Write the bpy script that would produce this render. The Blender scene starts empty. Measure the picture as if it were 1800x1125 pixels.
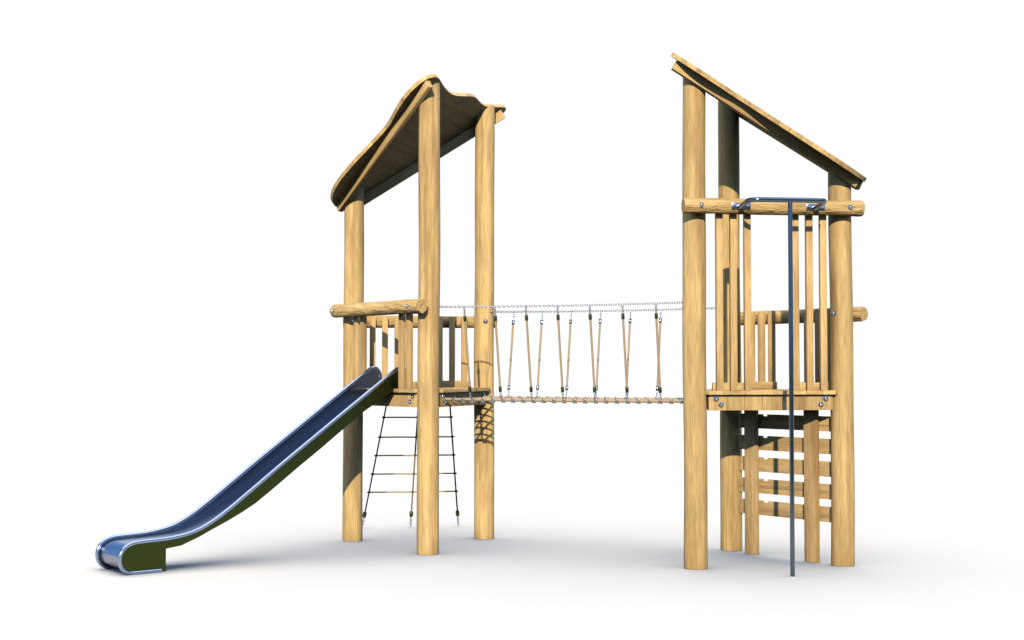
import bpy, bmesh, math, random
from mathutils import Vector, Matrix, noise
PI = math.pi
rad = math.radians
scn = bpy.context.scene
C = scn.collection

# ------------------------------------------------------------------ camera
cam_d = bpy.data.cameras.new('camera')
cam_d.lens = 50.0
cam_d.sensor_width = 36.0
cam_d.clip_start = 0.1
cam_d.clip_end = 6000
cam = bpy.data.objects.new('camera', cam_d)
C.objects.link(cam)
YAW = 0.3825
cam.location = (5.130, -11.467, 1.551)
cam.rotation_euler = (PI/2 + 0.0345, 0, YAW)
scn.camera = cam

# ------------------------------------------------------------------ world
w = bpy.data.worlds.new('World')
scn.world = w
w.use_nodes = True
nt = w.node_tree
nt.nodes.clear()
def N(t, **k):
    n = nt.nodes.new(t)
    for a, b in k.items(): setattr(n, a, b)
    return n
def Lk(a, b): nt.links.new(a, b)
tc = N('ShaderNodeTexCoord')
sep = N('ShaderNodeSeparateXYZ'); Lk(tc.outputs['Generated'], sep.inputs[0])
ramp = N('ShaderNodeValToRGB')
mr = N('ShaderNodeMapRange'); mr.inputs['From Min'].default_value = -1; mr.inputs['From Max'].default_value = 1
Lk(sep.outputs['Z'], mr.inputs['Value']); Lk(mr.outputs[0], ramp.inputs[0])
cr = ramp.color_ramp
pts = [(0.0, (0.05, 0.055, 0.02)), (0.44, (0.060, 0.066, 0.024)), (0.498, (0.10, 0.11, 0.06)), (0.52, (0.28, 0.52, 0.90)),
       (0.66, (0.21, 0.43, 0.88)), (0.82, (0.06, 0.13, 0.30)), (1.0, (0.02, 0.04, 0.09))]
while len(cr.elements) < len(pts): cr.elements.new(0.5)
for e, (p, c) in zip(cr.elements, pts):
    e.position = p; e.color = (*c, 1)
# bright white backdrop of the studio: the stretch of horizon the structure stands in front of
nrm = N('ShaderNodeVectorMath', operation='NORMALIZE')
comb = N('ShaderNodeCombineXYZ')
Lk(sep.outputs['X'], comb.inputs[0]); Lk(sep.outputs['Y'], comb.inputs[1])
Lk(comb.outputs[0], nrm.inputs[0])
dot = N('ShaderNodeVectorMath', operation='DOT_PRODUCT')
dot.inputs[1].default_value = (-math.sin(YAW), math.cos(YAW), 0)
Lk(nrm.outputs[0], dot.inputs[0])
m1 = N('ShaderNodeMapRange', interpolation_type='SMOOTHSTEP')
m1.inputs['From Min'].default_value = math.cos(rad(28)); m1.inputs['From Max'].default_value = math.cos(rad(23))
Lk(dot.outputs['Value'], m1.inputs['Value'])
m2 = N('ShaderNodeMapRange', interpolation_type='SMOOTHSTEP')
m2.inputs['From Min'].default_value = math.sin(rad(19.5)); m2.inputs['From Max'].default_value = math.sin(rad(15.7))
Lk(sep.outputs['Z'], m2.inputs['Value'])
m3 = N('ShaderNodeMapRange', interpolation_type='SMOOTHSTEP')
m3.inputs['From Min'].default_value = -0.12; m3.inputs['From Max'].default_value = -0.05
Lk(sep.outputs['Z'], m3.inputs['Value'])
a1 = N('ShaderNodeMath', operation='MULTIPLY'); Lk(m1.outputs[0], a1.inputs[0]); Lk(m2.outputs[0], a1.inputs[1])
a2 = N('ShaderNodeMath', operation='MULTIPLY'); Lk(a1.outputs[0], a2.inputs[0]); Lk(m3.outputs[0], a2.inputs[1])
mix = N('ShaderNodeMix', data_type='RGBA')
mix.inputs['B'].default_value = (1.02, 1.02, 1.02, 1)
Lk(a2.outputs[0], mix.inputs['Factor']); 
sk = N('ShaderNodeVectorMath', operation='SCALE'); sk.inputs['Scale'].default_value = 1.4
Lk(ramp.outputs[0], sk.inputs[0]); Lk(sk.outputs[0], mix.inputs['A'])
bg = N('ShaderNodeBackground'); bg.inputs['Strength'].default_value = 1.0
Lk(mix.outputs['Result'], bg.inputs['Color'])
wo = N('ShaderNodeOutputWorld'); Lk(bg.outputs[0], wo.inputs['Surface'])

# ------------------------------------------------------------------ lamps
def sun(name, d, strength, angle, col, spec=1.0):
    l = bpy.data.lights.new(name, 'SUN')
    l.energy = strength; l.angle = rad(angle); l.color = col; l.specular_factor = spec
    o = bpy.data.objects.new(name, l); C.objects.link(o)
    o.rotation_euler = Vector(d).to_track_quat('-Z', 'Y').to_euler()
    return o
EL = rad(22)
key = sun('key_light', (-0.299*math.cos(EL), 0.954*math.cos(EL), -math.sin(EL)), 4.6, 0.6, (1.0, 0.93, 0.78))
sun('overhead_fill', (0.0, 0.0, -1), 3.6, 86, (0.98, 1.0, 1.0), 0.0)  # added soft fill from above to whiten the ground, not a real fixture

scn.view_settings.view_transform = 'Standard'
scn.view_settings.look = 'None'
scn.view_settings.exposure = 0
scn.view_settings.gamma = 1
scn.render.engine = 'CYCLES'
scn.cycles.diffuse_bounces = 0
scn.cycles.glossy_bounces = 3
scn.cycles.max_bounces = 4
scn.cycles.use_fast_gi = False
scn.cycles.fast_gi_method = 'REPLACE'
scn.cycles.ao_bounces_render = 1
w.light_settings.distance = 1.1
w.light_settings.ao_factor = 1.0

# ------------------------------------------------------------------ materials
def new_mat(name):
    m = bpy.data.materials.new(name); m.use_nodes = True
    t = m.node_tree; t.nodes.clear()
    o = t.nodes.new('ShaderNodeOutputMaterial'); b = t.nodes.new('ShaderNodeBsdfPrincipled')
    t.links.new(b.outputs[0], o.inputs[0])
    return m, t, b

def wood(name, light, mid, dark, along='X', plank=0.0, rough=0.62, bump=0.25, fine=1.0, endgrain=True, tonevar=0.16, carve=0.0):
    """oak: grain runs along one local axis, growth streaks, a tone per piece, rings on the end faces"""
    m, t, b = new_mat(name)
    nn = t.nodes.new; lk = t.links.new
    def math_(op, a, b_=None, c=None):
        n = nn('ShaderNodeMath'); n.operation = op
        for i, v in enumerate((a, b_, c)):
            if v is None: continue
            if hasattr(v, 'default_value') or hasattr(v, 'is_linked'): lk(v, n.inputs[i])
            else: n.inputs[i].default_value = v
        return n.outputs[0]
    tc = nn('ShaderNodeTexCoord'); oi = nn('ShaderNodeObjectInfo')
    sp = nn('ShaderNodeSeparateXYZ'); lk(tc.outputs['Object'], sp.inputs[0])
    ax = {'X': 0, 'Y': 1, 'Z': 2}[along]
    g = sp.outputs[ax]; o1 = sp.outputs[(ax+1) % 3]; o2 = sp.outputs[(ax+2) % 3]
    rnd = math_('MULTIPLY', oi.outputs['Random'], 37.0)
    tone = None
    if plank:
        # side by side boards across the grain
        across = sp.outputs[0] if along != 'X' else sp.outputs[1]
        q = math_('DIVIDE', across, plank)
        cell = math_('FLOOR', q)
        wn = nn('ShaderNodeTexWhiteNoise'); wn.noise_dimensions = '1D'
        lk(math_('ADD', cell, rnd), wn.inputs['W'])
        tone = wn.outputs['Value']
        rnd = math_('ADD', rnd, math_('MULTIPLY', tone, 23.0))
        fr = math_('FRACT', q)
        d = math_('ABSOLUTE', math_('SUBTRACT', fr, 0.5))
        seam = math_('GREATER_THAN', d, 0.5 - 0.0022/plank)
    cb = nn('ShaderNodeCombineXYZ')
    lk(math_('ADD', g, rnd), cb.inputs[0]); lk(math_('ADD', o1, math_('MULTIPLY', rnd, .7)), cb.inputs[1]); lk(o2, cb.inputs[2])
    def noise_(sc, scale=1.0, detail=4, rough_=0.55, dist=0.0):
        mp = nn('ShaderNodeMapping'); mp.inputs['Scale'].default_value = sc; lk(cb.outputs[0], mp.inputs[0])
        n = nn('ShaderNodeTexNoise'); n.inputs['Scale'].default_value = scale
        n.inputs['Detail'].default_value = detail; n.inputs['Roughness'].default_value = rough_; n.inputs['Distortion'].default_value = dist
        lk(mp.outputs[0], n.inputs['Vector']); return n.outputs['Fac']
    streak = noise_((0.9, 22, 22), 1.0, 5, 0.6, 0.6)
    fine_n = noise_((7*fine, 150*fine, 150*fine), 1.0, 3, 0.6)
    broad = noise_((1.8, 9.0, 9.0), 1.0, 3, 0.6)
    vein = noise_((0.55, 13, 13), 1.0, 2, 0.5, 0.4)
    r = nn('ShaderNodeValToRGB'); e = r.color_ramp.elements
    e[0].position = 0.30; e[0].color = (*mid, 1); e[1].position = 0.62; e[1].color = (*light, 1)
    lk(streak, r.inputs[0])
    # thin dark heart-wood streaks
    r2 = nn('ShaderNodeValToRGB'); e = r2.color_ramp.elements
    e[0].position = 0.55; e[0].color = (0, 0, 0, 1); e[1].position = 0.70; e[1].color = (1, 1, 1, 1)
    lk(vein, r2.inputs[0])
    mx = nn('ShaderNodeMix'); mx.data_type = 'RGBA'; lk(math_('MULTIPLY', r2.outputs[0], 0.75), mx.inputs['Factor'])
    lk(r.outputs[0], mx.inputs['A']); mx.inputs['B'].default_value = (*dark, 1)
    # fine pores
    fr_ = nn('ShaderNodeMapRange'); fr_.inputs['From Min'].default_value = .38; fr_.inputs['From Max'].default_value = .62
    fr_.inputs['To Min'].default_value = 0.80; fr_.inputs['To Max'].default_value = 1.08; lk(fine_n, fr_.inputs[0])
    br = nn('ShaderNodeMapRange'); br.inputs['From Min'].default_value = .3; br.inputs['From Max'].default_value = .7
    br.inputs['To Min'].default_value = 0.76; br.inputs['To Max'].default_value = 1.14; lk(broad, br.inputs[0])
    val = math_('MULTIPLY', fr_.outputs[0], br.outputs[0])
    ro = math_('MULTIPLY_ADD', oi.outputs['Random'], tonevar, 1.0 - tonevar*0.5)
    val = math_('MULTIPLY', val, ro)
    if tone is not None:
        val = math_('MULTIPLY', val, math_('MULTIPLY_ADD', tone, 0.30, 0.84))
        val = math_('MULTIPLY', val, math_('MULTIPLY_ADD', seam, -0.45, 1.0))
    hs = nn('ShaderNodeHueSaturation'); lk(mx.outputs['Result'], hs.inputs['Color']); lk(val, hs.inputs['Value'])
    col = hs.outputs[0]
    bh = math_('ADD', math_('MULTIPLY', fine_n, 0.5), streak)
    if endgrain:
        ln = math_('SQRT', math_('ADD', math_('MULTIPLY', o1, o1), math_('MULTIPLY', o2, o2)))
        wob = noise_((30, 30, 30), 1.0, 2)
        ring = math_('SINE', math_('MULTIPLY_ADD', ln, 900.0, math_('MULTIPLY', wob, 9.0)))
        crack = nn('ShaderNodeTexVoronoi'); crack.feature = 'DISTANCE_TO_EDGE'; crack.inputs['Scale'].default_value = 42
        lk(tc.outputs['Object'], crack.inputs['Vector'])
        ck = math_('LESS_THAN', crack.outputs['Distance'], 0.035)
        rv = math_('MULTIPLY_ADD', ring, 0.10, 0.86); rv = math_('MULTIPLY', rv, math_('MULTIPLY_ADD', ck, -0.35, 1.0))
        h2 = nn('ShaderNodeHueSaturation'); h2.inputs['Color'].default_value = (*[(a*1.4+b_)/2.4 for a, b_ in zip(light, mid)], 1); lk(rv, h2.inputs['Value'])
        vt = nn('ShaderNodeVectorTransform'); vt.vector_type = 'NORMAL'; vt.convert_from = 'WORLD'; vt.convert_to = 'OBJECT'
        ge = nn('ShaderNodeNewGeometry'); lk(ge.outputs['Normal'], vt.inputs[0])
        s2 = nn('ShaderNodeSeparateXYZ'); lk(vt.outputs[0], s2.inputs[0])
        fe = math_('GREATER_THAN', math_('ABSOLUTE', s2.outputs[ax]), 0.8)
        m2_ = nn('ShaderNodeMix'); m2_.data_type = 'RGBA'; lk(fe, m2_.inputs['Factor']); lk(col, m2_.inputs['A']); lk(h2.outputs[0], m2_.inputs['B'])
        col = m2_.outputs['Result']
    lk(col, b.inputs['Base Color'])
    b.inputs['Roughness'].default_value = rough
    b.inputs['Specular IOR Level'].default_value = 0.08
    bp = nn('ShaderNodeBump'); bp.inputs['Strength'].default_value = bump; bp.inputs['Distance'].default_value = 0.012 if carve else 0.004
    if carve:
        cv = noise_((9, 34, 34), 1.0, 2, 0.5, 0.5)
        bh = math_('ADD', bh, math_('MULTIPLY', cv, carve))
    lk(bh, bp.inputs['Height']); lk(bp.outputs[0], b.inputs['Normal'])
    return m

LT, MD, DK = (0.68, 0.445, 0.180), (0.51, 0.310, 0.118), (0.36, 0.20, 0.08)
M = {}
M['post'] = wood('oak_post', LT, MD, DK, bump=0.25)
M['rail'] = wood('oak_round_rail', LT, MD, DK, bump=0.6, carve=3.0)
M['board'] = wood('oak_board', (0.66, 0.42, 0.18), (0.56, 0.34, 0.13), DK, fine=1.2, tonevar=0.20)
M['deck'] = wood('oak_deck_boards', LT, MD, DK, along='Y', plank=0.115, endgrain=False)
M['joist'] = wood('oak_fascia', (0.68, 0.45, 0.19), (0.56, 0.34, 0.13), DK, along='Z', plank=0.145, endgrain=False)
M['roof'] = wood('oak_roof_boards', LT, MD, DK, along='Y', plank=0.10, endgrain=False)

def metal(name, col, rough, spec_noise=0.0, metallic=1.0):
    m, t, b = new_mat(name)
    b.inputs['Base Color'].default_value = (*col, 1); b.inputs['Metallic'].default_value = metallic
    tc = t.nodes.new('ShaderNodeTexCoord'); n = t.nodes.new('ShaderNodeTexNoise')
    n.inputs['Scale'].default_value = 9; n.inputs['Detail'].default_value = 5
    t.links.new(tc.outputs['Object'], n.inputs['Vector'])
    r = t.nodes.new('ShaderNodeMapRange'); r.inputs['To Min'].default_value = rough*0.92; r.inputs['To Max'].default_value = rough*1.1
    t.links.new(n.outputs['Fac'], r.inputs[0]); t.links.new(r.outputs[0], b.inputs['Roughness'])
    return m
M['steel'] = metal('brushed_steel', (0.30, 0.35, 0.44), 0.18)
M['chute'] = metal('chute_steel', (0.215, 0.245, 0.31), 0.20)
M['flank'] = metal('flank_grass_reflection', (0.050, 0.062, 0.016), 0.34)  # steel with a green grass reflection painted into its base colour
M['pole'] = metal('pole_steel', (0.11, 0.14, 0.17), 0.16)
M['bolt'] = metal('bolt_steel', (0.42, 0.42, 0.41), 0.12)
M['chain'] = metal('galvanised_chain', (0.50, 0.50, 0.50), 0.30)
M['ferrule'] = metal('olive_ferrule', (0.06, 0.07, 0.025), 0.4)
def rope(name, col, rough=0.9):
    m, t, b = new_mat(name)
    tc = t.nodes.new('ShaderNodeTexCoord'); wv = t.nodes.new('ShaderNodeTexWave')
    wv.bands_direction = 'DIAGONAL'; wv.inputs['Scale'].default_value = 60; wv.inputs['Distortion'].default_value = 1.5
    t.links.new(tc.outputs['Object'], wv.inputs['Vector'])
    r = t.nodes.new('ShaderNodeMapRange'); r.inputs['To Min'].default_value = 0.7; r.inputs['To Max'].default_value = 1.15
    t.links.new(wv.outputs['Fac'], r.inputs[0])
    h = t.nodes.new('ShaderNodeHueSaturation'); h.inputs['Color'].default_value = (*col, 1)
    t.links.new(r.outputs[0], h.inputs['Value']); t.links.new(h.outputs[0], b.inputs['Base Color'])
    b.inputs['Roughness'].default_value = rough; b.inputs['Specular IOR Level'].default_value = 0.1
    return m
M['rope'] = rope('hemp_rope', (0.46, 0.28, 0.13))
M['rope_pale'] = rope('pale_rope', (0.43, 0.30, 0.175))
M['dark_rope'] = rope('dark_rope', (0.13, 0.10, 0.055))
gm, gt, gb = new_mat('white_paper_ground')
gb.inputs['Roughness'].default_value = 0.9; gb.inputs['Specular IOR Level'].default_value = 0.0
gn = gt.nodes.new('ShaderNodeTexNoise'); gn.inputs['Scale'].default_value = 0.6
gr = gt.nodes.new('ShaderNodeMapRange'); gr.inputs['To Min'].default_value = 0.84; gr.inputs['To Max'].default_value = 0.87
gc = gt.nodes.new('ShaderNodeCombineColor')
gtc = gt.nodes.new('ShaderNodeTexCoord'); gt.links.new(gtc.outputs['Object'], gn.inputs['Vector'])
gt.links.new(gn.outputs['Fac'], gr.inputs[0])
for i in range(3):
    gq = gt.nodes.new('ShaderNodeMath'); gq.operation = 'MULTIPLY'; gq.inputs[1].default_value = (1.0, 0.885, 0.74)[i]
    gt.links.new(gr.outputs[0], gq.inputs[0]); gt.links.new(gq.outputs[0], gc.inputs[i])
gt.links.new(gc.outputs[0], gb.inputs['Base Color'])
M['ground'] = gm

# ------------------------------------------------------------------ object helpers
WM = {}
def link(o, parent=None, m=None):
    C.objects.link(o)
    m = m or Matrix.Identity(4)
    WM[o] = m.copy()
    if parent is not None:
        o.parent = parent
        o.matrix_basis = WM[parent].inverted() @ m
    else:
        o.matrix_basis = m
    return o
def obj(name, bm, mat, parent=None, m=None, smooth=True, ang=40):
    me = bpy.data.meshes.new(name)
    bmesh.ops.recalc_face_normals(bm, faces=bm.faces)
    if smooth:
        for f in bm.faces: f.smooth = True
        for e in bm.edges:
            if len(e.link_faces) == 2 and e.calc_face_angle(0) > rad(ang): e.smooth = False
    bm.to_mesh(me); bm.free()
    me.materials.append(mat)
    return link(bpy.data.objects.new(name, me), parent, m)
def thing(name, label, cat, loc=(0, 0, 0), group=None):
    o = bpy.data.objects.new(name, None)
    o.empty_display_size = 0.2
    link(o, None, Matrix.Translation(loc))
    o['label'] = label; o['category'] = cat
    if group: o['group'] = group
    return o
def dup(o, parent, m):
    c = o.copy(); return link(c, parent, m)

def frame(a, b, up=(0, 0, 1)):
    """matrix at a with local X towards b, local Z near up"""
    a = Vector(a); x = (Vector(b)-a).normalized(); u = Vector(up)
    if abs(x.dot(u)) > 0.99: u = Vector((0, 1, 0))
    y = u.cross(x).normalized(); z = x.cross(y)
    m = Matrix((x, y, z)).transposed().to_4x4(); m.translation = a
    return m
def box_bm(x0, x1, y0, y1, z0, z1, bev=0.003):
    bm = bmesh.new()
    bmesh.ops.create_cube(bm, size=1)
    for v in bm.verts:
        v.co = Vector((x0+(v.co.x+.5)*(x1-x0), y0+(v.co.y+.5)*(y1-y0), z0+(v.co.z+.5)*(z1-z0)))
    if bev: bmesh.ops.bevel(bm, geom=bm.edges[:], offset=bev, segments=2, profile=0.5, affect='EDGES')
    return bm
def tube_bm(pts, r, seg=12, bm=None, caps=True, closed=False):
    bm = bm or bmesh.new()
    pts = [Vector(p) for p in pts]; n = len(pts); rings = []
    t0 = (pts[1]-pts[0]).normalized()
    up = Vector((0, 0, 1)) if abs(t0.z) < 0.9 else Vector((0, 1, 0))
    nrm = up.cross(t0).normalized()
    for i, p in enumerate(pts):
        if closed: t = (pts[(i+1) % n]-pts[i-1]).normalized()
        else: t = (pts[min(i+1, n-1)]-pts[max(i-1, 0)]).normalized()
        nrm = (nrm - t*nrm.dot(t)).normalized(); bi = t.cross(nrm)
        rr = r[i] if isinstance(r, (list, tuple)) else r
        rings.append([bm.verts.new(p+(nrm*math.cos(2*PI*k/seg)+bi*math.sin(2*PI*k/seg))*rr) for k in range(seg)])
    for i in range(n if closed else n-1):
        A, B = rings[i], rings[(i+1) % n]
        for k in range(seg): bm.faces.new((A[k], A[(k+1) % seg], B[(k+1) % seg], B[k]))
    if caps and not closed: bm.faces.new(rings[0][::-1]); bm.faces.new(rings[-1])
    return bm
def lathe_bm(prof, seg=24, bm=None):
    """profile of (radius, x) turned about local X"""
    bm = bm or bmesh.new(); rings = []
    for r, x in prof:
        rings.append([bm.verts.new((x, r*math.cos(2*PI*k/seg), r*math.sin(2*PI*k/seg))) for k in range(seg)])
    for A, B in zip(rings, rings[1:]):
        for k in range(seg): bm.faces.new((A[k], A[(k+1) % seg], B[(k+1) % seg], B[k]))
    bm.faces.new(rings[0][::-1]); bm.faces.new(rings[-1])
    return bm
def smooth_path(pts, sub=6, closed=False):
    pts = [Vector(p) for p in pts]; n = len(pts); out = []
    for i in range(n if closed else n-1):
        p0 = pts[i-1] if (closed or i > 0) else pts[0]*2-pts[1]
        p1 = pts[i]; p2 = pts[(i+1) % n]
        p3 = pts[(i+2) % n] if (closed or i+2 < n) else pts[-1]*2-pts[-2]
        for k in range(sub):
            t = k/sub
            out.append(0.5*((2*p1)+(p2-p0)*t+(2*p0-5*p1+4*p2-p3)*t*t+(3*p1-p0-3*p2+p3)*t**3))
    if not closed: out.append(pts[-1])
    return out

# ------------------------------------------------------------------ ground
def ground():
    f = Vector((-math.sin(YAW), math.cos(YAW), 0)); r = Vector((math.cos(YAW), math.sin(YAW), 0))
    c = Vector((cam.location.x, cam.location.y, 0))
    bm = bmesh.new()
    vs = [bm.verts.new(c+f*a+r*b) for a, b in ((5.5, -60), (5.5, 60), (5.5, 2500), (3800, 2500), (3800, -2500), (5.5, -2500))]
    bm.faces.new(vs)
    o = obj('ground', bm, M['ground'], smooth=False)
    o['kind'] = 'structure'
    # the key lamp is flagged off the white floor: only the added overhead fill and the sky light it
    lc = bpy.data.collections.new('key_light_receivers')
    lc.objects.link(o)
    lc.collection_objects[0].light_linking.link_state = 'EXCLUDE'
    key.light_linking.receiver_collection = lc
ground()

# ------------------------------------------------------------------ towers
S = 1.2; H = S*math.sqrt(3)/2; L = 2.3; DECK = 1.383; PR = 0.092
P1, P2, P3 = Vector((-H, 0, 0)), Vector((0, -.6, 0)), Vector((0, .6, 0))
R1, R2, R3 = Vector((L, -.6, 0)), Vector((L, .6, 0)), Vector((L+H, 0, 0))
def roofL(s): return 3.915 + 0.741*s
def roofR(s): return 3.876 - 0.703*(s-L)

def post(parent, p, fz, slope, seed):
    """peeled trunk, slightly irregular, its top cut to the roof slope"""
    rnd = random.Random(seed); bm = bmesh.new(); seg = 40
    z1 = fz(p.x) + 0.12; n = int(z1/0.07); rings = []
    ph = [rnd.uniform(0, 6.28) for _ in range(6)]
    for i in range(n+1):
        z = z1*i/n
        cx = 0.0035*math.sin(z*1.7+ph[0])+0.002*math.sin(z*4.1+ph[1]); cy = 0.0035*math.sin(z*1.4+ph[2])
        rr = PR*(1.0+0.012*math.sin(z*2.3+ph[3])-0.008*z*0.6)
        if i == 0: rr -= 0.006; zz = 0.0
        elif i == 1: zz = 0.012
        else: zz = z
        ring = []
        for k in range(seg):
            a = 2*PI*k/seg
            q = rr*(1+0.010*math.sin(2*a+ph[4]+z*0.4)+0.006*math.sin(5*a+ph[5]+z))
            ring.append(bm.verts.new((zz, cx+q*math.cos(a), cy+q*math.sin(a))))
        rings.append(ring)
    for A, B in zip(rings, rings[1:]):
        for k in range(seg): bm.faces.new((A[k], A[(k+1) % seg], B[(k+1) % seg], B[k]))
    bm.faces.new(rings[0][::-1]); bm.faces.new(rings[-1])
    m = Matrix(((0, 1, 0, p.x), (0, 0, 1, p.y), (1, 0, 0, 0), (0, 0, 0, 1)))   # local X up
    # cut with the underside plane of the roof
    inv = m.inverted()
    nw = Vector((-slope, 0, 1)).normalized()
    co = inv @ Vector((p.x, p.y, fz(p.x)-0.002)); no = (inv.to_3x3() @ nw).normalized()
    r = bmesh.ops.bisect_plane(bm, geom=bm.verts[:]+bm.edges[:]+bm.faces[:], plane_co=co, plane_no=no, clear_outer=True)
    ed = [e for e in r['geom_cut'] if isinstance(e, bmesh.types.BMEdge)]
    bmesh.ops.edgeloop_fill(bm, edges=ed)
    return obj('post', bm, M['post'], parent, m, ang=35)

def fpt(A, B, al, off, z):
    d = (B-A).normalized(); n = Vector((d.y, -d.x, 0))
    q = A+d*al+n*off; return Vector((q.x, q.y, z))

bolt_mesh = None
def bolt(parent, p, n, r=0.021):
    """dome nut on a washer, facing n"""
    global bolt_mesh
    m = frame(p, Vector(p)+Vector(n)) @ Matrix.Scale(r/0.021, 4)
    if bolt_mesh is None:
        bm = lathe_bm([(0.021, 0), (0.0215, 0.0015), (0.021, 0.003), (0.0145, 0.0035), (0.014, 0.009), (0.0125, 0.0135), (0.009, 0.017), (0.004, 0.019)], 20)
        o = obj('bolt', bm, M['bolt'], parent, m, ang=50); bolt_mesh = o.data
        return o
    return link(bpy.data.objects.new('bolt', bolt_mesh), parent, m)

def log_rail(parent, A, B, z, r, seed, e0=0.13, e1=0.12):
    """round rail bolted to the outside of two posts"""
    rnd = random.Random(seed); a = fpt(A, B, -e0, 0.157, z); b = fpt(A, B, S+e1, 0.157, z)
    ln = (b-a).length; n = 60; seg = 32; bm = bmesh.new(); rings = []
    for i in range(n+1):
        x = ln*i/n; e = min(x, ln-x); ta = min(1, e/0.02)
        rr = r*(0.93+0.07*math.sqrt(ta)) if e < 0.02 else r
        end = max(0, 1-e/0.45)
        ring = []
        for k in range(seg):
            an = 2*PI*k/seg
            nv = noise.noise(Vector((x*5+seed, math.cos(an)*2.6, math.sin(an)*2.6)))
            q = rr+nv*(0.003+0.006*end)
            ring.append(bm.verts.new((x, q*math.cos(an), q*math.sin(an))))
        rings.append(ring)
    for P_, Q_ in zip(rings, rings[1:]):
        for k in range(seg): bm.faces.new((P_[k], P_[(k+1) % seg], Q_[(k+1) % seg], Q_[k]))
    bm.faces.new(rings[0][::-1]); bm.faces.new(rings[-1])
    o = obj('guard_rail', bm, M['rail'], parent, frame(a, b), ang=45)
    d = (B-A).normalized(); nn = Vector((d.y, -d.x, 0))
    for al in (0.0, S):
        bolt(o, fpt(A, B, al, 0.157+r-0.002, z), nn)
    return o

def fascia(parent, A, B):
    """joist board under the deck with its bolts"""
    a = fpt(A, B, 0.095, 0.055, 0); b = fpt(A, B, 1.105, 0.055, 0)
    m = frame(a, b)                                   # local Y points to the inside
    bm = box_bm(0, (b-a).length, 0, 0.045, 1.228, DECK-0.0325, 0.002)
    o = obj('joist', bm, M['joist'], parent, m)
    d = (B-A).normalized(); n = Vector((d.y, -d.x, 0))
    for al, z in ((0.155, 1.318), (0.195, 1.272), (1.045, 1.318), (1.005, 1.272)):
        bolt(o, fpt(A, B, al, 0.0565, z), n)
    return o

def slat_panel(parent, A, B, top, als, ka, kb):
    """slats and the kick board they are screwed to"""
    a = fpt(A, B, ka, 0.054, 0); b = fpt(A, B, kb, 0.054, 0)
    o = obj('kick_board', box_bm(0, (b-a).length, 0, 0.03, DECK+0.001, DECK+0.062, 0.002), M['board'], parent, frame(a, b))
    for al in als:
        p = fpt(A, B, al, 0.055, 0)
        d = (B-A).normalized(); n = Vector((d.y, -d.x, 0))
        m = Matrix(((0, d.x, n.x, p.x), (0, d.y, n.y, p.y), (1, 0, 0, 0), (0, 0, 0, 1)))   # local X up, Y along, Z out
        z0 = DECK+0.001
        obj('slat', box_bm(z0, top, -0.0265, 0.0265, 0, 0.040, 0.002), M['board'], o, m)
    return o

def deck(parent, tri):
    """deck of boards with cut corners; the posts pass through it"""
    pts = []
    for A, B in zip(tri, tri[1:]+tri[:1]):
        pts += [fpt(A, B, 0.085, 0.098, 0), fpt(A, B, 1.115, 0.098, 0)]
    c = sum(tri, Vector())/3
    bm = bmesh.new()
    vs = [bm.verts.new((p.x-c.x, p.y-c.y, DECK-0.032)) for p in pts]
    f = bm.faces.new(vs)
    r = bmesh.ops.extrude_face_region(bm, geom=[f])
    for v in r['geom']:
        if isinstance(v, bmesh.types.BMVert): v.co.z = DECK
    bmesh.ops.bevel(bm, geom=bm.edges[:], offset=0.002, segments=1, affect='EDGES')
    return obj('deck', bm, M['deck'], parent, Matrix.Translation((c.x, c.y, 0)), smooth=False)

OUT = [(-1.193, -0.043), (-1.150, -0.200), (-1.058, -0.340), (-0.938, -0.430), (-0.785, -0.492), (-0.629, -0.528), (-0.462, -0.570),
       (-0.359, -0.616), (-0.255, -0.705), (-0.132, -0.792), (-0.026, -0.822), (0.060, -0.805), (0.108, -0.732), (0.112, -0.640),
       (0.082, -0.498), (0.053, -0.336), (0.042, -0.190), (0.062, -0.046), (0.088, 0.081), (0.092, 0.198), (0.070, 0.356), (0.063, 0.486),
       (0.085, 0.631), (0.112, 0.764), (0.116, 0.845), (0.080, 0.890), (0.000, 0.880), (-0.150, 0.800), (-0.330, 0.690), (-0.500, 0.615), (-0.664, 0.569),
       (-0.761, 0.530), (-0.854, 0.485), (-0.937, 0.411), (-1.012, 0.315), (-1.085, 0.225), (-1.165, 0.100)]
def roof(parent, outline, s0, z0, slope, rise):
    """wavy-edged board roof: plane rising with slope, underside through (s0, z0)"""
    path = smooth_path([(s, t, 0) for s, t in outline], 3, closed=True)
    k = math.sqrt(1+slope*slope)
    xd = Vector((1, 0, slope))/k; yd = Vector((0, 1, 0)); zd = xd.cross(yd)
    m = Matrix((xd, yd, zd)).transposed().to_4x4(); m.translation = Vector((s0, 0, z0))
    bm = bmesh.new()
    vs = [bm.verts.new(((p.x-s0)*k, p.y, 0.0)) for p in path]
    f = bm.faces.new(vs)
    r = bmesh.ops.extrude_face_region(bm, geom=[f])
    for v in r['geom']:
        if isinstance(v, bmesh.types.BMVert): v.co.z = 0.033
    return obj('roof', bm, M['roof'], parent, m, ang=35)
def rafter(parent, A, B, al0, al1, off0, fz, wdt=0.05, hgt=0.075, lift=0.0):
    a = fpt(A, B, al0, off0, 0); b = fpt(A, B, al1, off0, 0)
    a.z = fz(a.x)-0.003+lift; b.z = fz(b.x)-0.003+lift
    # cross-section follows the roof plane
    x = (b-a).normalized(); d = (B-A).normalized(); n = Vector((d.y, -d.x, 0))
    z = x.cross(-n).normalized()
    if z.z < 0: z = -z
    y = z.cross(x)
    m = Matrix((x, y, z)).transposed().to_4x4(); m.translation = a
    return obj('rafter', box_bm(0, (b-a).length, -wdt/2, wdt/2, -hgt, 0, 0.002), M['board'], parent, m)

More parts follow.
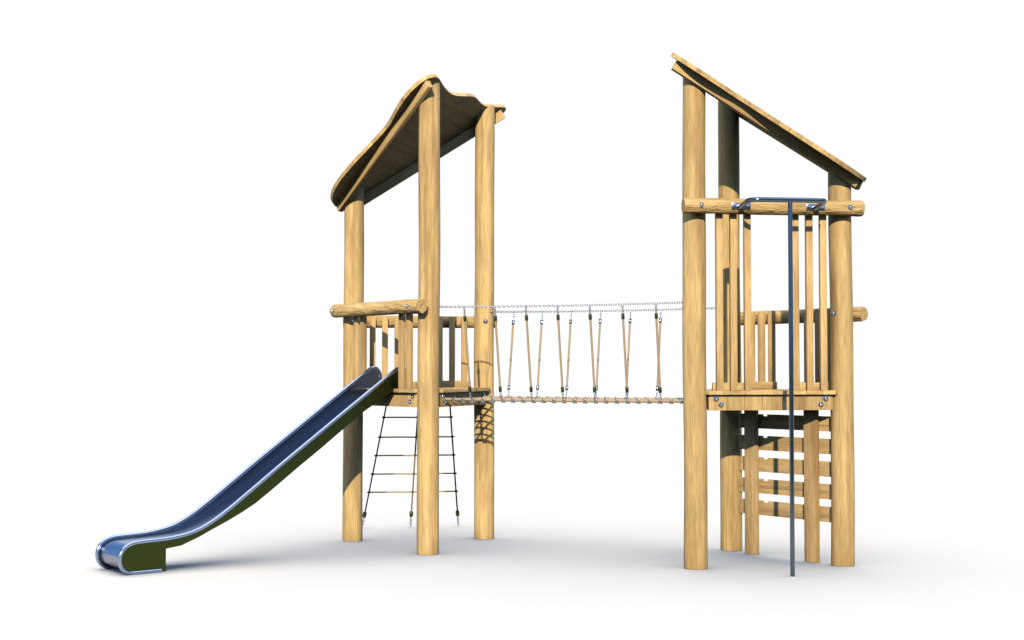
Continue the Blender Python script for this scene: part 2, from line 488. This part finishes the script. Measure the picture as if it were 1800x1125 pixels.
# ---- left tower
T1 = thing('play_tower', 'triangular round-post wooden tower with a wavy-edged roof behind the steel slide', 'play tower', (-H/3, 0, 0), 'wooden towers joined by the rope bridge')
for i, p in enumerate((P1, P2, P3)): post(T1, p, roofL, 0.741, 11+i)
rf = roof(T1, OUT, 0.0, 3.915, 0.741, 1)
rafter(rf, P1, P2, -0.085, 1.345, 0.115, roofL)
rafter(rf, P3, P1, -0.165, 1.30, 0.115, roofL, hgt=0.085)
deck(T1, [P1, P2, P3])
for A, B in ((P1, P2), (P2, P3), (P3, P1)): fascia(T1, A, B)
log_rail(T1, P1, P2, 2.075, 0.060, 3, 0.07, 0.125)
log_rail(T1, P3, P1, 1.988, 0.056, 5, 0.135, 0.09)
AL0, AL1 = (0.178, 0.291, 0.405), (0.795, 0.909, 1.022)
slat_panel(T1, P1, P2, 2.06, AL0[:2], 0.14, 0.325); slat_panel(T1, P1, P2, 2.06, AL1[1:], 0.875, 1.07)
slat_panel(T1, P3, P1, 2.03, AL0, 0.12, 0.435); slat_panel(T1, P3, P1, 2.03, AL1, 0.765, 1.05)
for P_, nn_ in ((P3, Vector((.5, -.866, 0))), (P1, Vector((.5, -.866, 0)))): bolt(T1, P_+nn_*(PR-0.002)+Vector((0, 0, 1.99)), nn_)

# ---- right tower
T2 = thing('play_tower', 'taller-railed wooden tower with a steep mono-pitch roof behind the fireman pole', 'play tower', (L+H/3, 0, 0), 'wooden towers joined by the rope bridge')
for i, p in enumerate((R1, R2, R3)): post(T2, p, roofR, -0.703, 21+i)
OUTR = [(2.276-1.052*s, t-(0.04 if t < -0.1 else 0.0)) for s, t in OUT]
rf = roof(T2, OUTR[::-1], L, 3.898, -0.703, 1)
rafter(rf, R1, R3, -0.165, 1.315, 0.115, roofR, hgt=0.080, lift=0.020)
rafter(rf, R3, R2, -0.12, 1.33, 0.115, roofR, hgt=0.080, lift=0.020)
deck(T2, [R1, R3, R2])
for A, B in ((R1, R3), (R3, R2), (R2, R1)): fascia(T2, A, B)
log_rail(T2, R1, R3, 2.815, 0.061, 7)
log_rail(T2, R3, R2, 1.99, 0.058, 9, 0.10, 0.13)
slat_panel(T2, R1, R3, 2.80, AL0, 0.13, 0.435); slat_panel(T2, R1, R3, 2.80, AL1, 0.765, 1.06)
slat_panel(T2, R3, R2, 2.04, AL0, 0.13, 0.435); slat_panel(T2, R3, R2, 2.04, AL1, 0.715, 1.06)
for P_, nn_ in ((R3, Vector((-.5, -.866, 0))), (R2, Vector((-.5, -.866, 0)))): bolt(T2, P_+nn_*(PR-0.002)+Vector((0, 0, 1.995)), nn_)

# ------------------------------------------------------------------ climbing wall behind the right tower
CW = thing('climbing_wall', 'wooden climbing wall of horizontal boards under the right tower deck', 'climbing wall', (L+H/2, .3, 0))
for al in (0.275, 0.92):
    p = fpt(R3, R2, al, -0.045, 0); d = (R2-R3).normalized(); n = Vector((d.y, -d.x, 0))
    m = Matrix(((0, d.x, n.x, p.x), (0, d.y, n.y, p.y), (1, 0, 0, 0), (0, 0, 0, 1)))
    obj('upright', box_bm(0, 1.26, -0.066, 0.066, -0.018, 0.018, 0.003), M['board'], CW, m)
for k in range(5):
    zt = 1.172-0.181*k
    a = fpt(R3, R2, 0.11, 0.0, 0); b = fpt(R3, R2, 1.09, 0.0, 0); m = frame(a, b)
    ln = (b-a).length
    # board with a small notch in its top edge
    bm = bmesh.new(); n0 = 0.675; n1 = 0.735
    prof = [(0, zt-.121), (ln, zt-.121), (ln, zt), (n1, zt), (n1, zt-.016), (n0, zt-.016), (n0, zt), (0, zt)]
    vs = [bm.verts.new((x, -0.026, z)) for x, z in prof]; f = bm.faces.new(vs)
    r = bmesh.ops.extrude_face_region(bm, geom=[f])
    for v in r['geom']:
        if isinstance(v, bmesh.types.BMVert): v.co.y = 0.002-0.003
    obj('board', bm, M['board'], CW, m, smooth=False)

# ------------------------------------------------------------------ slide
FM = Vector((-H/2, -.3, 0)); U = Vector((-.5, -.866025, 0)); W = Vector((.866025, -.5, 0)); HW = 0.215
def sp(o, lat, z): q = FM+U*o+W*lat; return Vector((q.x, q.y, z))
SL = thing('slide', 'long stainless steel playground slide running down from the left tower', 'slide', tuple(sp(1.3, 0, 0)))
RIM = [(-0.045, 1.385), (-0.045, 1.47), (-0.032, 1.525), (0.002, 1.558), (0.045, 1.558), (0.095, 1.530), (0.35, 1.355), (0.621, 1.168), (0.90, 0.973), (1.156, 0.795), (1.42, 0.605), (1.661, 0.435),
       (1.807, 0.346), (1.95, 0.286), (2.139, 0.252), (2.37, 0.242), (2.45, 0.232), (2.505, 0.205), (2.536, 0.165), (2.546, 0.118), (2.536, 0.070), (2.508, 0.035), (2.46, 0.014), (2.38, 0.012), (2.215, 0.012)]
rim = smooth_path([(o, z, 0) for o, z in RIM], 5)
# side plates
BOT = [(2.176, 0.004), (2.176, 0.175), (2.05, 0.190), (1.903, 0.245), (1.80, 0.292), (1.661, 0.352), (1.53, 0.415), (1.411, 0.480), (1.23, 0.605), (1.051, 0.733), (0.82, 0.892), (0.593, 1.055), (0.398, 1.193), (0.075, 1.380)]
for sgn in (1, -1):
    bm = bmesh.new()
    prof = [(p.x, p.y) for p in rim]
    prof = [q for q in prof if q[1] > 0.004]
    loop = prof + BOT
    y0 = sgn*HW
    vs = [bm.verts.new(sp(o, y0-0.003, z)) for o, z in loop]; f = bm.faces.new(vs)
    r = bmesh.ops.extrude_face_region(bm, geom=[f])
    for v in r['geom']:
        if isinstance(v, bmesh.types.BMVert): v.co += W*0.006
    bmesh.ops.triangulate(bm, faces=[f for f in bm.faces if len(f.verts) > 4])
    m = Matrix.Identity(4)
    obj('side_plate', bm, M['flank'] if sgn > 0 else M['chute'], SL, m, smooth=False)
    obj('rim_tube', tube_bm([sp(p.x, sgn*HW, p.y) for p in rim], 0.0165, 14), M['steel'], SL)
# chute: trough sheet whose depth below the rim fades to nothing at the nose
def depth(o, z):
    if z < 0.2 and o > 2.3: return 0.014
    t = max(0, min(1, (o-1.15)/(2.20-1.15))); t = t*t*(3-2*t)
    return 0.096*(1-t)+0.014*t
bm = bmesh.new(); rows = []
cl = [(-0.045, 1.395), (0.03, 1.392), (0.075, 1.378)]
pathc = []
for i, p in enumerate(rim):
    if p.x < 0.2 and p.y > 1.37: continue
    a = rim[max(i-1, 0)]; b = rim[min(i+1, len(rim)-1)]; t = (b-a).normalized()
    nx, nz = t.y, -t.x                       # inward/below normal
    pathc.append((p.x+nx*depth(p.x, p.y)*1.0, p.y+nz*depth(p.x, p.y), ))
full = cl+[q for q in pathc if q[0] > 0.09 or q[1] < 1]
full = [q for q in full if q[1] > 0.0]
hw = HW-0.004
for i, (o, z) in enumerate(full):
    row = []
    j0 = full[max(i-1, 0)]; j1 = full[min(i+1, len(full)-1)]
    tx, tz = j1[0]-j0[0], j1[1]-j0[1]; l_ = math.hypot(tx, tz); nx, nz = -tz/l_, tx/l_
    if nz < 0 and o < 2.3: nx, nz = -nx, -nz
    fr = 0.008
    for q in range(-12, 13):
        lat = hw*q/12; e = max(0, abs(lat)-(hw-fr))/fr
        lift = 0.0
        row.append(bm.verts.new(sp(o-abs(nx)*0 + (nx*lift if nz > 0 else 0), lat, z+abs(nz)*lift)))
    rows.append(row)
for A, B in zip(rows, rows[1:]):
    for k in range(24): bm.faces.new((A[k], A[k+1], B[k+1], B[k]))
obj('chute', bm, M['chute'], SL, ang=60)

# ------------------------------------------------------------------ chain links
def chain_bm(pts, link_l=0.030, wire=0.0032, wid=0.0085, bm=None, rot0=0.0):
    """oval links threaded along a polyline"""
    bm = bm or bmesh.new(); pts = [Vector(p) for p in pts]
    seglen = [(b-a).length for a, b in zip(pts, pts[1:])]; tot = sum(seglen)
    n = max(2, int(round(tot/(link_l-2.2*wire)))); step = tot/n
    for i in range(n):
        s = (i+0.5)*step; k = 0
        while k < len(seglen)-1 and s > seglen[k]: s -= seglen[k]; k += 1
        a, b = pts[k], pts[k+1]; m = frame(a+(b-a)*(s/seglen[k]), b) @ Matrix.Rotation(rot0+(PI/2 if i % 2 else 0)+0.35, 4, 'X')
        hl = link_l/2-wid; ring = []
        for q in range(12):
            an = 2*PI*q/12
            ring.append(Vector((math.copysign(hl, math.cos(an))*(1 if abs(math.cos(an)) > .01 else 0)+math.cos(an)*wid, math.sin(an)*wid, 0)))
        tube_bm([m @ v for v in ring], wire, 5, bm, closed=True)
    return bm

# ------------------------------------------------------------------ rope bridge
BR = thing('rope_bridge', 'chain and rope net bridge hanging between the two wooden towers', 'rope bridge', (L/2, 0, 1.29))
CZ = 2.078; CT = 0.56; FT = 0.42; FZ = 1.296
for sgn in (-1, 1):
    pts = []
    for i in range(13):
        s = 0.03+(L-0.06)*i/12; sag = 0.010*(1-((s-L/2)/(L/2))**2)
        pts.append((s, sgn*CT, CZ-sag))
    obj('handrail_chain', chain_bm(pts, 0.027, 0.0031, 0.0080), M['chain'], BR)
hang = [0.310+0.2772*i for i in range(7)]
base = None
for sgn in (-1, 1):
    for k, s in enumerate(hang):
        a = Vector((s, sgn*CT, CZ-0.012)); b = Vector((s, sgn*(FT+0.005), FZ+0.004))
        d = (b-a).normalized(); ln = (b-a).length; m = frame(a, b)
        top_l, bot_l = 0.078, 0.070
        o = obj('hanger_rope', tube_bm([(top_l, 0, 0), (ln/2, 0.0, 0), (ln-bot_l, 0, 0)], 0.0095, 10), M['rope_pale'], BR, m)
        for x0 in (top_l-0.008, ln-bot_l-0.038):
            bm = lathe_bm([(0.0115, x0), (0.0135, x0+0.003), (0.0135, x0+0.043), (0.0115, x0+0.046)], 14)
            obj('ferrule', bm, M['ferrule'] if sgn < 0 else M['bolt'], o, m)
        obj('chain', chain_bm([(0.0, 0, 0), (top_l-0.006, 0, 0)], 0.026, 0.003, 0.0075), M['chain'], o, m)
        obj('chain', chain_bm([(ln-bot_l+0.006, 0, 0), (ln-0.004, 0, 0)], 0.026, 0.003, 0.0075), M['chain'], o, m)
# walking net
def fz_(s): return FZ-0.006*(1-((s-L/2)/(L/2))**2)
NX = 25
xs = [0.06+(L-0.12)*i/(NX-1) for i in range(NX)]
for sgn in (-1, 1):
    o = obj('edge_rope', tube_bm([(x, sgn*FT, fz_(x)) for x in [0.03]+xs+[L-0.03]], 0.0125, 10), M['rope_pale'], BR)
    for x in xs:
        # crossed steel clip round the knot
        bm = bmesh.new()
        for q in (-1, 1):
            ring = []
            for k in range(14):
                an = 2*PI*k/14
                ring.append((x+q*0.013*math.cos(an), sgn*FT+0.018*math.sin(an), fz_(x)-0.003+0.017*math.cos(an)))
            tube_bm(ring, 0.0055, 6, bm, closed=True)
        obj('clip', bm, M['bolt'], o)
for t in (-0.28, -0.14, 0.0, 0.14, 0.28):
    obj('long_rope', tube_bm([(x, t, fz_(x)-0.004) for x in [0.055]+xs+[L-0.055]], 0.0085, 8), M['rope_pale'], BR)
for i, x in enumerate(xs[1:-1]):
    obj('cross_rope', tube_bm([(x, FT*(-1+2*k/12), fz_(x)-0.002-0.010*(1-(-1+2*k/12)**2)) for k in range(13)], 0.008, 8), M['rope_pale'], BR)

# ------------------------------------------------------------------ climbing net behind the left tower
NE = thing('climbing_net', 'dark rope climbing ladder slanting from the left deck to the ground', 'climbing net', (-1.07, 1.25, 0))
NF = Vector((-H/2, .3, 0)); NO = Vector((-.5, .866025, 0)); NT = Vector((.866025, .5, 0))
def npt(al, f):
    off = 0.085+(1.085-0.085)*f; z = 1.24+(0.0-1.24)*f
    return NF+NO*off+NT*(al*(0.29+(0.475-0.29)*f))+Vector((0, 0, z))
fr_end = 0.895
for al in (-1, 0, 1):
    o = obj('net_rope', tube_bm([npt(al, fr_end*k/8) for k in range(9)], 0.0075, 10), M['rope'] if al == 0 else M['dark_rope'], NE)
    a = npt(al, fr_end-0.02); b = npt(al, fr_end+0.012); m = frame(a, b)
    obj('ferrule', lathe_bm([(0.012, 0), (0.019, 0.006), (0.019, (b-a).length), (0.012, (b-a).length+0.004)], 14), M['ferrule'], o, m)
    obj('chain', chain_bm([npt(al, fr_end+0.015), npt(al, 0.995)], 0.030, 0.0036, 0.0095), M['chain'], o)
for z in (1.105, 0.915, 0.735, 0.550, 0.365)[:]:
    f = (1.24-z)/1.24
    a, b = npt(-1.0, f), npt(1.0, f); e = (b-a).normalized()
    o = obj('rung', tube_bm([a-e*0.02, a.lerp(b, .25), a.lerp(b, .5)+Vector((0, 0, -0.002)), a.lerp(b, .75), b+e*0.02], 0.0072, 10), M['rope'], NE)
    for al in (-1, 0, 1):
        c = npt(al, f); m = frame(c-e*0.016, c+e*0.016)
        obj('knot', lathe_bm([(0.008, 0.004), (0.0108, 0.008), (0.0108, 0.024), (0.008, 0.028)], 12), M['dark_rope'], o, m)

# ------------------------------------------------------------------ fireman pole
FP = thing('fire_pole', "fireman's pole of blue-grey steel tube on a bracket at the right tower", 'fire pole', tuple(fpt(R1, R3, .605, .515, 0)))
obj('pole', tube_bm([fpt(R1, R3, .605, .515, z) for z in (0, 0.7, 1.4, 2.1, 2.826)], 0.0175, 20), M['pole'], FP)
zb = 2.828
def q(al, off, z): return fpt(R1, R3, al, off, z)
path = [q(.30, .225, 2.803), q(.30, .30, 2.812), q(.30, .40, 2.824), q(.304, .445, zb), q(.325, .490, zb), q(.370, .513, zb), q(.605, .515, zb),
        q(.834, .513, zb), q(.879, .490, zb), q(.900, .445, zb), q(.904, .40, 2.824), q(.904, .30, 2.812), q(.904, .225, 2.803)]
path = smooth_path(path, 4)
hb = obj('bracket_bar', tube_bm(path, 0.0195, 16), M['pole'], FP)
d = (R3-R1).normalized(); n = Vector((d.y, -d.x, 0))
for al in (0.315, 0.915):
    a = fpt(R1, R3, al-.075, .2175, 2.815); m = frame(a, fpt(R1, R3, al+.075, .2175, 2.815))
    pl = obj('mounting_plate', box_bm(0, .15, -0.004, 0.006, -0.028, 0.022, 0.002), M['steel'], FP, m)
    for dx in (-0.055, 0.055): bolt(pl, fpt(R1, R3, al+dx, .2225, 2.815), n, 0.011)
    # welded gusset under the arm
    bm = bmesh.new(); aa = al-.012
    vs = [bm.verts.new(fpt(R1, R3, aa, o_, z_)) for o_, z_ in ((.219, 2.787), (.219, 2.812), (.36, 2.822), (.36, 2.812))]
    f = bm.faces.new(vs); r = bmesh.ops.extrude_face_region(bm, geom=[f])
    for v in r['geom']:
        if isinstance(v, bmesh.types.BMVert): v.co += d*0.006
    obj('gusset', bm, M['steel'], FP, smooth=False)
